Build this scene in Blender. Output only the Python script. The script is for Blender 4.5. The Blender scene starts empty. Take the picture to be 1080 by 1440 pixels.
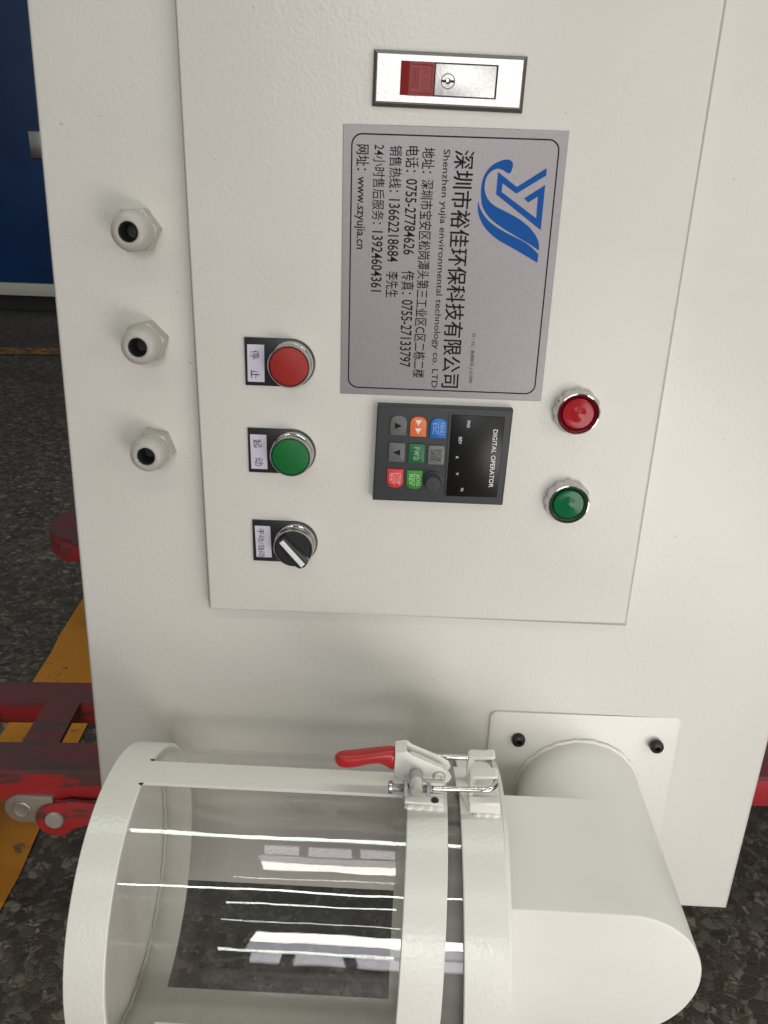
import bpy, bmesh, math, random
from mathutils import Vector, Matrix
random.seed(7)
S = bpy.context.scene
COL = S.collection
PI = math.pi
Z0 = 0.785          # height of the camera above the workshop floor; heights below are written relative to it

# ------------------------------------------------------------------ camera
cd = bpy.data.cameras.new('camera'); cam = bpy.data.objects.new('camera', cd); COL.objects.link(cam)
S.camera = cam
pitch, roll, yaw = math.radians(22.19), math.radians(1.90), math.radians(1.29)
fwd = Vector((0, math.cos(pitch), -math.sin(pitch))); rt = Vector((1, 0, 0)); up = Vector((0, math.sin(pitch), math.cos(pitch)))
Zr = Matrix.Rotation(yaw, 3, 'Z'); fwd, rt, up = Zr @ fwd, Zr @ rt, Zr @ up
r2 = rt*math.cos(roll) + up*math.sin(roll); u2 = up*math.cos(roll) - rt*math.sin(roll)
M = Matrix((r2, u2, -fwd)).transposed().to_4x4(); M.translation = Vector((0, -0.55, Z0))
cam.matrix_world = M
cd.sensor_fit = 'VERTICAL'; cd.sensor_height = 24; cd.lens = 24*1165/1440
cd.dof.use_dof = True; cd.dof.focus_distance = 0.58; cd.dof.aperture_fstop = 36
cd.clip_start = 0.01; cd.clip_end = 200

# ------------------------------------------------------------------ light
W = bpy.data.worlds.new('World'); S.world = W; W.use_nodes = True
bg = W.node_tree.nodes['Background']; bg.inputs[0].default_value = (0.93, 0.94, 0.88, 1); bg.inputs[1].default_value = 0.21
S.cycles.transparent_max_bounces = 32; S.cycles.max_bounces = 12
S.view_settings.view_transform = 'Standard'; S.view_settings.look = 'None'; S.view_settings.exposure = -0.20; S.view_settings.gamma = 1

def area(name, loc, target, sx, sy, radiance, color=(1, 1, 1)):
    l = bpy.data.lights.new(name, 'AREA'); l.shape = 'RECTANGLE'; l.size = sx; l.size_y = sy
    l.energy = radiance*sx*sy*PI; l.color = color
    o = bpy.data.objects.new(name, l); COL.objects.link(o); o.location = loc
    d = Vector(target) - Vector(loc); o.rotation_euler = d.to_track_quat('-Z', 'Z').to_euler()
    return o
WARM = (1.0, 0.965, 0.92)
# windows of the hall wall behind the photographer: clerestory strip, sashes, low panes
area('window_strip_light', (-0.15, -6.5, 2.72), (-0.15, 0, 2.72), 1.8, 0.80, 18.0, WARM)
area('right_fill_light', (1.15, -0.85, Z0+0.12), (0.25, 0, Z0-0.08), 0.6, 0.7, 2.8, WARM)  # added near fill, not a window; brightens the cabinet towards the right
area('window_sash_light', (-0.05, -6.5, 1.95), (-0.05, 0, 1.95), 2.0, 0.66, 4.0, (0.94, 0.90, 1.0))
for x0, x1 in ((-1.00, -0.72), (-0.62, -0.28), (-0.20, 0.30), (0.38, 0.62), (0.72, 1.0)):
    area('window_pane_light', ((x0+x1)/2, -6.5, 1.05), ((x0+x1)/2, 0, 1.05), x1-x0, 0.85, 5.5, (0.95, 0.92, 1.0))
area('sheen_light', (2.1, -6.5, 0.62), (1.5, 0, 0.62), 0.8, 0.75, 6.0, WARM)  # added light for sheen on the right-hand paint, no known doorway
area('sheen_light', (3.3, -6.5, 1.75), (2.5, 0, 1.4), 1.0, 0.8, 8.0, WARM)  # second added sheen light, higher and further right
area('low_fill_light', (0.60, -0.95, 0.20), (0.05, 0, Z0-0.50), 0.7, 0.36, 7.8, WARM)  # added low fill, no door there; brightens the lower right of the machine
# fluorescent rows under the roof
area('tube_light', (0.3, -0.05, 3.3), (0.3, -0.05, 0), 5.0, 0.09, 24, (0.91, 1.0, 0.88))
area('tube_light', (0.3, -2.4, 3.3), (0.3, -2.4, 0), 4.0, 0.09, 22, (0.91, 1.0, 0.88))
area('tube_light', (-0.35, -4.4, 2.9), (-0.35, -3.0, 0), 1.25, 0.045, 18, (0.90, 1.0, 0.96))

# ------------------------------------------------------------------ materials
def mat(name, color, rough=0.5, metal=0.0, spec=0.5):
    m = bpy.data.materials.new(name); m.use_nodes = True
    b = m.node_tree.nodes['Principled BSDF']
    b.inputs['Base Color'].default_value = (*color, 1); b.inputs['Roughness'].default_value = rough
    b.inputs['Metallic'].default_value = metal; b.inputs['Specular IOR Level'].default_value = spec
    return m
def nd(m, t, **k):
    n = m.node_tree.nodes.new(t)
    for a, v in k.items():
        if a.startswith('_'): setattr(n, a[1:], v)
        else: n.inputs[a.replace('9', ' ')].default_value = v
    return n
def ln(m, a, b): m.node_tree.links.new(a, b)
def objco(m):
    return nd(m, 'ShaderNodeTexCoord').outputs['Object']
def bump(m, layers, target=None):
    """layers: (scale, strength, distance, detail)"""
    co = objco(m); prev = None
    for sc, st, di, de in layers:
        n = nd(m, 'ShaderNodeTexNoise', Scale=sc, Detail=de); ln(m, co, n.inputs['Vector'])
        b = nd(m, 'ShaderNodeBump', Strength=st, Distance=di); ln(m, n.outputs['Fac'], b.inputs['Height'])
        if prev: ln(m, prev.outputs['Normal'], b.inputs['Normal'])
        prev = b
    ln(m, prev.outputs['Normal'], m.node_tree.nodes['Principled BSDF'].inputs['Normal'])
def mottle(m, c1, c2, scale, lo=0.4, hi=0.6, detail=4, stretch=(1, 1, 1)):
    co = objco(m); mp = nd(m, 'ShaderNodeMapping'); mp.inputs['Scale'].default_value = stretch; ln(m, co, mp.inputs['Vector'])
    n = nd(m, 'ShaderNodeTexNoise', Scale=scale, Detail=detail); ln(m, mp.outputs[0], n.inputs['Vector'])
    r = nd(m, 'ShaderNodeValToRGB'); r.color_ramp.elements[0].position = lo; r.color_ramp.elements[1].position = hi
    r.color_ramp.elements[0].color = (*c1, 1); r.color_ramp.elements[1].color = (*c2, 1)
    ln(m, n.outputs['Fac'], r.inputs['Fac']); ln(m, r.outputs['Color'], m.node_tree.nodes['Principled BSDF'].inputs['Base Color'])
    return r

PAINT = mat('white_powder_coat', (0.70, 0.66, 0.61), 0.42)
def paint_nodes(m, c_lo, c_hi, peel, smudge=0.05, rr=(0.29, 0.40)):
    b = m.node_tree.nodes['Principled BSDF']; co = objco(m)
    n1 = nd(m, 'ShaderNodeTexNoise', Scale=7.0, Detail=4); ln(m, co, n1.inputs['Vector'])
    r = nd(m, 'ShaderNodeValToRGB'); r.color_ramp.elements[0].position = 0.35; r.color_ramp.elements[1].position = 0.65
    r.color_ramp.elements[0].color = (*c_lo, 1); r.color_ramp.elements[1].color = (*c_hi, 1); ln(m, n1.outputs['Fac'], r.inputs['Fac'])
    # handling smudges and small scuffs
    mp = nd(m, 'ShaderNodeMapping'); mp.inputs['Rotation'].default_value = (0.3, 0.5, 0.4); mp.inputs['Scale'].default_value = (1, 1, 2.2); ln(m, co, mp.inputs['Vector'])
    n2 = nd(m, 'ShaderNodeTexNoise', Scale=9.0, Detail=3, Roughness=0.45, Distortion=0.5); ln(m, mp.outputs[0], n2.inputs['Vector'])
    a = nd(m, 'ShaderNodeMapRange', **{'From9Min': 0.55, 'From9Max': 0.85, 'To9Min': 0.0, 'To9Max': smudge}); ln(m, n2.outputs['Fac'], a.inputs['Value'])
    n3 = nd(m, 'ShaderNodeTexNoise', Scale=160.0, Detail=2); ln(m, co, n3.inputs['Vector'])
    sp = nd(m, 'ShaderNodeMapRange', **{'From9Min': 0.765, 'From9Max': 0.79, 'To9Min': 0.0, 'To9Max': 0.35}); ln(m, n3.outputs['Fac'], sp.inputs['Value'])
    mx = nd(m, 'ShaderNodeMath', _operation='MAXIMUM'); ln(m, a.outputs[0], mx.inputs[0]); ln(m, sp.outputs[0], mx.inputs[1])
    mc = nd(m, 'ShaderNodeMix', _data_type='RGBA'); ln(m, mx.outputs[0], mc.inputs[0]); ln(m, r.outputs[0], mc.inputs[6]); mc.inputs[7].default_value = (0.30, 0.27, 0.21, 1)
    ln(m, mc.outputs[2], b.inputs['Base Color'])
    n4 = nd(m, 'ShaderNodeTexNoise', Scale=4.0, Detail=2, Roughness=0.45); ln(m, mp.outputs[0], n4.inputs['Vector'])
    ro = nd(m, 'ShaderNodeMapRange', **{'From9Min': 0.25, 'From9Max': 0.75, 'To9Min': rr[0], 'To9Max': rr[1]}); ln(m, n4.outputs['Fac'], ro.inputs['Value']); ln(m, ro.outputs[0], b.inputs['Roughness'])
    bump(m, peel)
paint_nodes(PAINT, (0.672, 0.652, 0.608), (0.702, 0.682, 0.64), [(420, 0.30, 0.0006, 1), (90, 0.12, 0.0008, 1), (6, 0.12, 0.004, 1)], 0.06)
RING = mat('glossy_white_enamel', (0.70, 0.68, 0.63), 0.20)
paint_nodes(RING, (0.69, 0.672, 0.63), (0.725, 0.706, 0.668), [(420, 0.28, 0.0007, 1), (50, 0.12, 0.001, 1)], 0.05, (0.16, 0.30))
DUCT = mat('duct_white_paint', (0.70, 0.69, 0.64), 0.38)
paint_nodes(DUCT, (0.69, 0.674, 0.632), (0.73, 0.713, 0.675), [(300, 0.12, 0.0006, 1), (24, 0.30, 0.0012, 2)], 0.10, (0.32, 0.5))
CLAMPW = mat('clamp_white_paint', (0.74, 0.72, 0.68), 0.32); bump(CLAMPW, [(200, 0.2, 0.0008, 2)])
CHROME = mat('chrome', (0.60, 0.59, 0.58), 0.09, 1.0)
BRUSH = mat('brushed_steel', (0.62, 0.60, 0.58), 0.28, 1.0); bump(BRUSH, [(700, 0.15, 0.0003, 2)])
ZINC = mat('zinc_plated_steel', (0.55, 0.56, 0.57), 0.25, 1.0)
DULL = mat('dull_grey_steel', (0.42, 0.41, 0.38), 0.5, 0.5); bump(DULL, [(300, 0.2, 0.0006, 2)])
BLACKP = mat('black_plastic', (0.018, 0.018, 0.02), 0.38); bump(BLACKP, [(900, 0.1, 0.0003, 1)])
KEYPAD = mat('charcoal_plastic', (0.035, 0.037, 0.042), 0.55); bump(KEYPAD, [(1200, 0.1, 0.0003, 1)])
SCREEN = mat('black_gloss_window', (0.006, 0.006, 0.006), 0.3, spec=0.3)
RECESS = mat('dark_gap', (0.01, 0.01, 0.01), 0.7)
LABELP = mat('lavender_paper', (0.62, 0.58, 0.70), 0.45)
INK = mat('pen_ink', (0.03, 0.03, 0.05), 0.6)
PRINT = mat('black_print', (0.012, 0.008, 0.012), 0.6, spec=0.15)
BLUEP = mat('blue_print', (0.004, 0.085, 0.34), 0.5, spec=0.15)
WHITEP = mat('white_print', (0.75, 0.75, 0.75), 0.5)
GREYP = mat('grey_print', (0.32, 0.32, 0.32), 0.5)
REDCAP = mat('red_cap_plastic', (0.32, 0.026, 0.022), 0.45, spec=0.25)
GREENCAP = mat('green_cap_plastic', (0.008, 0.14, 0.032), 0.45, spec=0.25)
SILVERPL = mat('silver_nameplate', (0.46, 0.41, 0.41), 0.42, 0.55)
mottle(SILVERPL, (0.278, 0.258, 0.266), (0.315, 0.292, 0.302), 800, 0.3, 0.7, 2)
bump(SILVERPL, [(1800, 0.08, 0.0002, 1)])
SATIN = mat('satin_chrome', (0.78, 0.75, 0.75), 0.42, 0.6); mottle(SATIN, (0.78, 0.76, 0.755), (0.92, 0.895, 0.89), 700, 0.3, 0.55, 3); bump(SATIN, [(900, 0.5, 0.0003, 2)])
BEVELD = mat('dark_bevel_metal', (0.13, 0.12, 0.115), 0.4, 0.6)
LATCHRED = mat('latch_red_plastic', (0.28, 0.018, 0.016), 0.4)
GRIPRED = mat('red_vinyl_grip', (0.40, 0.018, 0.022), 0.3); bump(GRIPRED, [(120, 0.15, 0.001, 2)])
GLANDM = mat('grey_nylon', (0.44, 0.42, 0.385), 0.36)
RUBBER = mat('black_rubber', (0.012, 0.013, 0.014), 0.45)
BOLTM = mat('black_oxide_bolt', (0.03, 0.027, 0.025), 0.38, 0.6)
SLEEVE = mat('grey_inner_sleeve', (0.2, 0.19, 0.18), 0.5); mottle(SLEEVE, (0.15, 0.14, 0.13), (0.24, 0.225, 0.21), 60, 0.3, 0.7, 4, (0.2, 1, 1))
GLUE = mat('clear_glue', (0.55, 0.53, 0.48), 0.18); bump(GLUE, [(90, 0.5, 0.003, 3)])
JACK = mat('worn_red_paint', (0.30, 0.015, 0.02), 0.42)
# worn red: dark scuffs streaked along the fork
co = objco(JACK); mp = nd(JACK, 'ShaderNodeMapping'); mp.inputs['Scale'].default_value = (5, 14, 18); ln(JACK, co, mp.inputs['Vector'])
n1 = nd(JACK, 'ShaderNodeTexNoise', Scale=3.0, Detail=8, Roughness=0.7); ln(JACK, mp.outputs[0], n1.inputs['Vector'])
cr = nd(JACK, 'ShaderNodeValToRGB'); cr.color_ramp.elements[0].position = 0.44; cr.color_ramp.elements[1].position = 0.50
cr.color_ramp.elements[0].color = (0.085, 0.038, 0.038, 1); cr.color_ramp.elements[1].color = (0.34, 0.020, 0.024, 1)
ln(JACK, n1.outputs['Fac'], cr.inputs['Fac']); ln(JACK, cr.outputs['Color'], JACK.node_tree.nodes['Principled BSDF'].inputs['Base Color'])
bump(JACK, [(60, 0.3, 0.002, 4)])
JACKTOP = mat('scuffed_fork_top', (0.10, 0.04, 0.045), 0.5); mottle(JACKTOP, (0.085, 0.05, 0.05), (0.17, 0.035, 0.045), 14, 0.35, 0.6, 8, (0.4, 3, 3)); bump(JACKTOP, [(60, 0.3, 0.002, 4)])
BLUEM = mat('blue_machine_paint', (0.006, 0.040, 0.13), 0.4); mottle(BLUEM, (0.002, 0.028, 0.12), (0.004, 0.040, 0.15), 3)
WHITEB = mat('far_white_paint', (0.55, 0.55, 0.50), 0.5)
FARD = mat('far_dark_base', (0.02, 0.02, 0.02), 0.6)

def clear_mat():
    m = bpy.data.materials.new('clear_acrylic'); m.use_nodes = True; nt = m.node_tree; nt.nodes.clear()
    out = nt.nodes.new('ShaderNodeOutputMaterial'); tr = nt.nodes.new('ShaderNodeBsdfTransparent'); tr.inputs[0].default_value = (0.968, 0.966, 0.962, 1)
    gl = nt.nodes.new('ShaderNodeBsdfGlossy'); gl.inputs['Roughness'].default_value = 0.015; gl.inputs[0].default_value = (1, 1, 1, 1)
    df = nt.nodes.new('ShaderNodeBsdfDiffuse'); df.inputs[0].default_value = (0.75, 0.74, 0.73, 1)
    fr = nt.nodes.new('ShaderNodeFresnel'); geo = nt.nodes.new('ShaderNodeNewGeometry'); io = nt.nodes.new('ShaderNodeMapRange'); io.inputs['To Min'].default_value = 1.49; io.inputs['To Max'].default_value = 1/1.49
    nt.links.new(geo.outputs['Backfacing'], io.inputs['Value']); nt.links.new(io.outputs[0], fr.inputs[0])   # thin sheet: no refraction, so no total reflection on the way out
    # faint handling haze in patches
    tc = nt.nodes.new('ShaderNodeTexCoord'); mp = nt.nodes.new('ShaderNodeMapping'); mp.inputs['Scale'].default_value = (1.5, 9, 9)
    nz = nt.nodes.new('ShaderNodeTexNoise'); nz.inputs['Scale'].default_value = 6; nz.inputs['Detail'].default_value = 5
    mr = nt.nodes.new('ShaderNodeMapRange'); mr.inputs['From Min'].default_value = 0.4; mr.inputs['From Max'].default_value = 0.75; mr.inputs['To Min'].default_value = 0.0; mr.inputs['To Max'].default_value = 0.010
    L = nt.links.new
    L(tc.outputs['Object'], mp.inputs[0]); L(mp.outputs[0], nz.inputs['Vector']); L(nz.outputs['Fac'], mr.inputs['Value'])
    m1 = nt.nodes.new('ShaderNodeMixShader'); m2 = nt.nodes.new('ShaderNodeMixShader')
    L(mr.outputs[0], m1.inputs[0]); L(tr.outputs[0], m1.inputs[1]); L(df.outputs[0], m1.inputs[2])
    L(fr.outputs[0], m2.inputs[0]); L(m1.outputs[0], m2.inputs[1]); L(gl.outputs[0], m2.inputs[2])
    bp = nt.nodes.new('ShaderNodeBump'); bp.inputs['Strength'].default_value = 0.35; bp.inputs['Distance'].default_value = 0.0012
    mp2 = nt.nodes.new('ShaderNodeMapping'); mp2.inputs['Scale'].default_value = (5, 11, 11); n5 = nt.nodes.new('ShaderNodeTexNoise'); n5.inputs['Scale'].default_value = 2.2; n5.inputs['Detail'].default_value = 2.5
    L(tc.outputs['Object'], mp2.inputs[0]); L(mp2.outputs[0], n5.inputs['Vector']); L(n5.outputs['Fac'], bp.inputs['Height']); L(bp.outputs[0], gl.inputs['Normal'])
    L(m2.outputs[0], out.inputs[0]); return m
ACRYL = clear_mat()
def lens_mat(name, c):
    m = mat(name, c, 0.13, spec=0.22); b = m.node_tree.nodes['Principled BSDF']
    b.inputs['Coat Weight'].default_value = 0.0; b.inputs['Coat Roughness'].default_value = 0.05; return m
LENSR = lens_mat('red_lamp_lens', (0.36, 0.014, 0.022)); LENSG = lens_mat('green_lamp_lens', (0.004, 0.12, 0.04))
LENSRD = lens_mat('dark_red_lens_wall', (0.13, 0.006, 0.012)); LENSGD = lens_mat('dark_green_lens_wall', (0.03, 0.055, 0.035))

# floor: dark resin with broken stone chips
FLOOR = mat('stone_chip_floor', (0.06, 0.055, 0.05), 0.5)
def floor_nodes(m, yellow=False):
    b = m.node_tree.nodes['Principled BSDF']; co = objco(m)
    wn = nd(m, 'ShaderNodeTexNoise', Scale=55.0, Detail=2); ln(m, co, wn.inputs['Vector'])
    wv = nd(m, 'ShaderNodeVectorMath', _operation='MULTIPLY_ADD'); ln(m, wn.outputs['Color'], wv.inputs[0]); wv.inputs[1].default_value = (0.02, 0.02, 0.02); ln(m, co, wv.inputs[2])
    v1 = nd(m, 'ShaderNodeTexVoronoi', Scale=88.0, Randomness=1.0); ln(m, wv.outputs[0], v1.inputs['Vector'])
    ve = nd(m, 'ShaderNodeTexVoronoi', Scale=88.0, Randomness=1.0, _feature='DISTANCE_TO_EDGE'); ln(m, wv.outputs[0], ve.inputs['Vector'])
    sep = nd(m, 'ShaderNodeSeparateColor'); ln(m, v1.outputs['Color'], sep.inputs[0])
    r = nd(m, 'ShaderNodeValToRGB'); r.color_ramp.interpolation = 'LINEAR'
    e = r.color_ramp.elements; e[0].position = 0; e[0].color = (0.036, 0.030, 0.025, 1); e[1].position = 1; e[1].color = (0.26, 0.215, 0.168, 1)
    for p, c in ((0.35, (0.083, 0.069, 0.057)), (0.6, (0.115, 0.100, 0.085)), (0.8, (0.131, 0.128, 0.107))):
        x = e.new(p); x.color = (*c, 1)
    v2 = nd(m, 'ShaderNodeTexVoronoi', Scale=210.0, Randomness=1.0); ln(m, wv.outputs[0], v2.inputs['Vector'])
    s2 = nd(m, 'ShaderNodeSeparateColor'); ln(m, v2.outputs['Color'], s2.inputs[0])
    big_or_small = nd(m, 'ShaderNodeMath', _operation='LESS_THAN'); ln(m, sep.outputs[2], big_or_small.inputs[0]); big_or_small.inputs[1].default_value = 0.42
    pick = nd(m, 'ShaderNodeMix', _data_type='FLOAT'); ln(m, big_or_small.outputs[0], pick.inputs[0]); ln(m, sep.outputs[0], pick.inputs[2]); ln(m, s2.outputs[0], pick.inputs[3])
    ln(m, pick.outputs[0], r.inputs['Fac'])
    # a large share of cells is plain dark binder
    binder = nd(m, 'ShaderNodeMath', _operation='LESS_THAN'); ln(m, sep.outputs[1], binder.inputs[0]); binder.inputs[1].default_value = 0.16
    edge = nd(m, 'ShaderNodeMapRange', **{'From9Min': 0.02, 'From9Max': 0.16, 'To9Min': 0.6, 'To9Max': 0.0}); ln(m, ve.outputs['Distance'], edge.inputs['Value'])
    mx = nd(m, 'ShaderNodeMath', _operation='MAXIMUM'); ln(m, binder.outputs[0], mx.inputs[0]); ln(m, edge.outputs[0], mx.inputs[1])
    fn = nd(m, 'ShaderNodeTexNoise', Scale=420.0, Detail=4); ln(m, co, fn.inputs['Vector'])
    bc = nd(m, 'ShaderNodeValToRGB'); bc.color_ramp.elements[0].color = (0.030, 0.022, 0.019, 1); bc.color_ramp.elements[1].color = (0.090, 0.071, 0.060, 1); ln(m, fn.outputs['Fac'], bc.inputs['Fac'])
    bc.color_ramp.elements[0].position = 0.35; bc.color_ramp.elements[1].position = 0.65
    mixc = nd(m, 'ShaderNodeMix', _data_type='RGBA'); ln(m, mx.outputs[0], mixc.inputs[0]); ln(m, r.outputs[0], mixc.inputs[6]); ln(m, bc.outputs[0], mixc.inputs[7])
    big = nd(m, 'ShaderNodeTexNoise', Scale=2.2, Detail=4); ln(m, co, big.inputs['Vector'])
    dirt = nd(m, 'ShaderNodeMapRange', **{'From9Min': 0.3, 'From9Max': 0.7, 'To9Min': 0.75, 'To9Max': 1.1}); ln(m, big.outputs['Fac'], dirt.inputs['Value'])
    mul = nd(m, 'ShaderNodeMix', _data_type='RGBA', _blend_type='MULTIPLY'); mul.inputs[0].default_value = 1; ln(m, mixc.outputs[2], mul.inputs[6]); ln(m, dirt.outputs[0], mul.inputs[7])
    outc = mul.outputs[2]
    if yellow:
        yn = nd(m, 'ShaderNodeTexNoise', Scale=30.0, Detail=7, Roughness=0.65); ln(m, co, yn.inputs['Vector'])
        th = nd(m, 'ShaderNodeMapRange', **{'From9Min': 0.60, 'From9Max': 0.66, 'To9Min': 0.0, 'To9Max': 0.8}); ln(m, yn.outputs['Fac'], th.inputs['Value'])
        yc = nd(m, 'ShaderNodeValToRGB'); yc.color_ramp.elements[0].color = (0.50, 0.185, 0.014, 1); yc.color_ramp.elements[1].color = (0.68, 0.28, 0.024, 1); ln(m, fn.outputs['Fac'], yc.inputs['Fac'])
        m3 = nd(m, 'ShaderNodeMix', _data_type='RGBA'); ln(m, th.outputs[0], m3.inputs[0]); ln(m, yc.outputs[0], m3.inputs[6]); ln(m, outc, m3.inputs[7]); outc = m3.outputs[2]
    ln(m, outc, b.inputs['Base Color'])
    inv = nd(m, 'ShaderNodeMath', _operation='SUBTRACT'); inv.inputs[0].default_value = 1; ln(m, mx.outputs[0], inv.inputs[1])
    bp = nd(m, 'ShaderNodeBump', Strength=0.35 if not yellow else 0.15, Distance=0.0012); ln(m, inv.outputs[0], bp.inputs['Height'])
    bp2 = nd(m, 'ShaderNodeBump', Strength=0.25, Distance=0.0012); ln(m, fn.outputs['Fac'], bp2.inputs['Height']); ln(m, bp.outputs[0], bp2.inputs['Normal'])
    ln(m, bp2.outputs[0], b.inputs['Normal'])
floor_nodes(FLOOR)
YELLOW = mat('worn_yellow_paint', (0.4, 0.17, 0.01), 0.5); floor_nodes(YELLOW, True)

# ------------------------------------------------------------------ helpers (face coordinates: x right, y into the machine, z above camera level)
def empty(name, loc, label=None, cat=None, parent=None):
    o = bpy.data.objects.new(name, None); COL.objects.link(o); o.empty_display_size = 0.05
    if parent: o.parent = parent
    o['_w'] = (loc[0], loc[1], loc[2])
    pw = parent['_w'] if parent else (0, 0, -Z0)
    o.location = (loc[0]-pw[0], loc[1]-pw[1], loc[2]-pw[2])
    if label: o['label'] = label
    if cat: o['category'] = cat
    return o
def obj(name, bm, m, parent=None, loc=None, label=None, cat=None, kind=None, smooth=True, angle=35):
    """link bm (face coordinates) as one mesh; origin at loc or at its own centre"""
    if loc is None:
        if len(bm.verts):
            lo = [min(v.co[i] for v in bm.verts) for i in range(3)]; hi = [max(v.co[i] for v in bm.verts) for i in range(3)]
            loc = [(a+b)/2 for a, b in zip(lo, hi)]
        else: loc = (0, 0, 0)
    loc = Vector(loc)
    for v in bm.verts: v.co -= loc
    me = bpy.data.meshes.new(name); bm.to_mesh(me); bm.free()
    me.materials.append(m) if not isinstance(m, (list, tuple)) else [me.materials.append(k) for k in m]
    if smooth:
        for p in me.polygons: p.use_smooth = True
        try: me.set_sharp_from_angle(angle=math.radians(angle))
        except Exception: pass
    o = bpy.data.objects.new(name, me); COL.objects.link(o)
    if parent: o.parent = parent
    o['_w'] = tuple(loc)
    pw = parent['_w'] if parent else (0, 0, -Z0)
    o.location = (loc[0]-pw[0], loc[1]-pw[1], loc[2]-pw[2])
    if label: o['label'] = label
    if cat: o['category'] = cat
    if kind: o['kind'] = kind
    return o
def box(x0, x1, y0, y1, z0, z1, bev=0.0, seg=2, bm=None):
    own = bmesh.new()
    bmesh.ops.create_cube(own, size=1)
    for v in own.verts: v.co = Vector(((x0+x1)/2+v.co.x*(x1-x0), (y0+y1)/2+v.co.y*(y1-y0), (z0+z1)/2+v.co.z*(z1-z0)))
    if bev: bmesh.ops.bevel(own, geom=own.edges[:], offset=bev, segments=seg, affect='EDGES', profile=0.5)
    return join(bm, own)
def join(bm, own):
    if bm is None: return own
    me = bpy.data.meshes.new('tmp'); own.to_mesh(me); own.free(); bm.from_mesh(me); bpy.data.meshes.remove(me); return bm
def prism(pts, axis, a, b, bev=0.0, seg=2, bm=None, bevside='both'):
    """polygon extruded along axis. pts: axis 'y' -> (x,z); 'x' -> (y,z); 'z' -> (x,y)"""
    own = bmesh.new()
    def P(p, t): return {'y': (p[0], t, p[1]), 'x': (t, p[0], p[1]), 'z': (p[0], p[1], t)}[axis]
    A = [own.verts.new(P(p, a)) for p in pts]; B = [own.verts.new(P(p, b)) for p in pts]
    fa = own.faces.new(A); fb = own.faces.new(B[::-1]); n = len(pts)
    for i in range(n): own.faces.new((A[i], B[i], B[(i+1) % n], A[(i+1) % n]))
    bmesh.ops.recalc_face_normals(own, faces=own.faces[:])
    if bev:
        ed = []
        if bevside in ('both', 'a'): ed += list(fa.edges)
        if bevside in ('both', 'b'): ed += list(fb.edges)
        bmesh.ops.bevel(own, geom=ed, offset=bev, segments=seg, affect='EDGES', profile=0.5)
    return join(bm, own)
def rrect(x0, x1, z0, z1, r, n=6, corners=(1, 1, 1, 1)):
    """rounded rectangle; corners order: (x1,z1),(x0,z1),(x0,z0),(x1,z0)"""
    out = []
    for (cx, cz, a0), on in zip(((x1-r, z1-r, 0), (x0+r, z1-r, 90), (x0+r, z0+r, 180), (x1-r, z0+r, 270)), corners):
        if not on: out.append(({0: x1, 90: x0, 180: x0, 270: x1}[a0], {0: z1, 90: z1, 180: z0, 270: z0}[a0])); continue
        for k in range(n+1):
            a = math.radians(a0+90*k/n); out.append((cx+r*math.cos(a), cz+r*math.sin(a)))
    return out
def lathe(prof, axis, c, n=64, bm=None, closed=False, rfun=None):
    """profile (radius, position along axis) turned about an axis through c (two coordinates). axis 'y' -> c=(x,z); 'x' -> c=(y,z); 'z' -> (x,y)"""
    own = bmesh.new(); rings = []
    for r, t in prof:
        ring = []
        for k in range(n):
            a = 2*PI*k/n; rr = r*(rfun(a, t) if rfun else 1); u, v = c[0]+rr*math.cos(a), c[1]+rr*math.sin(a)
            ring.append(own.verts.new({'y': (u, t, v), 'x': (t, u, v), 'z': (u, v, t)}[axis]))
        rings.append(ring)
    m = len(prof)
    for i in range(m if closed else m-1):
        A, B = rings[i], rings[(i+1) % m]
        for k in range(n): own.faces.new((A[k], A[(k+1) % n], B[(k+1) % n], B[k]))
    if not closed:
        for ring in (rings[0], rings[-1]):
            own.faces.new(ring)
    bmesh.ops.recalc_face_normals(own, faces=own.faces[:])
    return join(bm, own)
def tube(path, r, n=12, bm=None, rr=None):
    own = bmesh.new(); rings = []; pts = [Vector(p) for p in path]
    prevN = None
    for i, p in enumerate(pts):
        d = (pts[min(i+1, len(pts)-1)] - pts[max(i-1, 0)]).normalized()
        if prevN is None: N = d.orthogonal().normalized()
        else: N = (prevN - d*prevN.dot(d)).normalized()
        prevN = N; Bn = d.cross(N); q = rr[i] if rr else r
        rings.append([own.verts.new(p+(N*math.cos(2*PI*k/n)+Bn*math.sin(2*PI*k/n))*q) for k in range(n)])
    for A, B in zip(rings, rings[1:]):
        for k in range(n): own.faces.new((A[k], A[(k+1) % n], B[(k+1) % n], B[k]))
    own.faces.new(rings[0]); own.faces.new(rings[-1])
    bmesh.ops.recalc_face_normals(own, faces=own.faces[:])
    return join(bm, own)
def flat(polys, y, bm=None):
    own = bm or bmesh.new()
    for pts in polys: own.faces.new([own.verts.new((p[0], y, p[1])) for p in pts])
    return own
def thick(bm_, y0, dy=0.00012):
    r = bmesh.ops.extrude_face_region(bm_, geom=bm_.faces[:])
    for v in r['geom']:
        if isinstance(v, bmesh.types.BMVert): v.co.y -= dy
    bmesh.ops.recalc_face_normals(bm_, faces=bm_.faces[:]); return bm_
def shaky(v, k, amp):
    return v + Vector((math.sin(v.z*900+k)*amp, 0, math.sin(v.x*1100+k*2)*amp))
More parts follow.
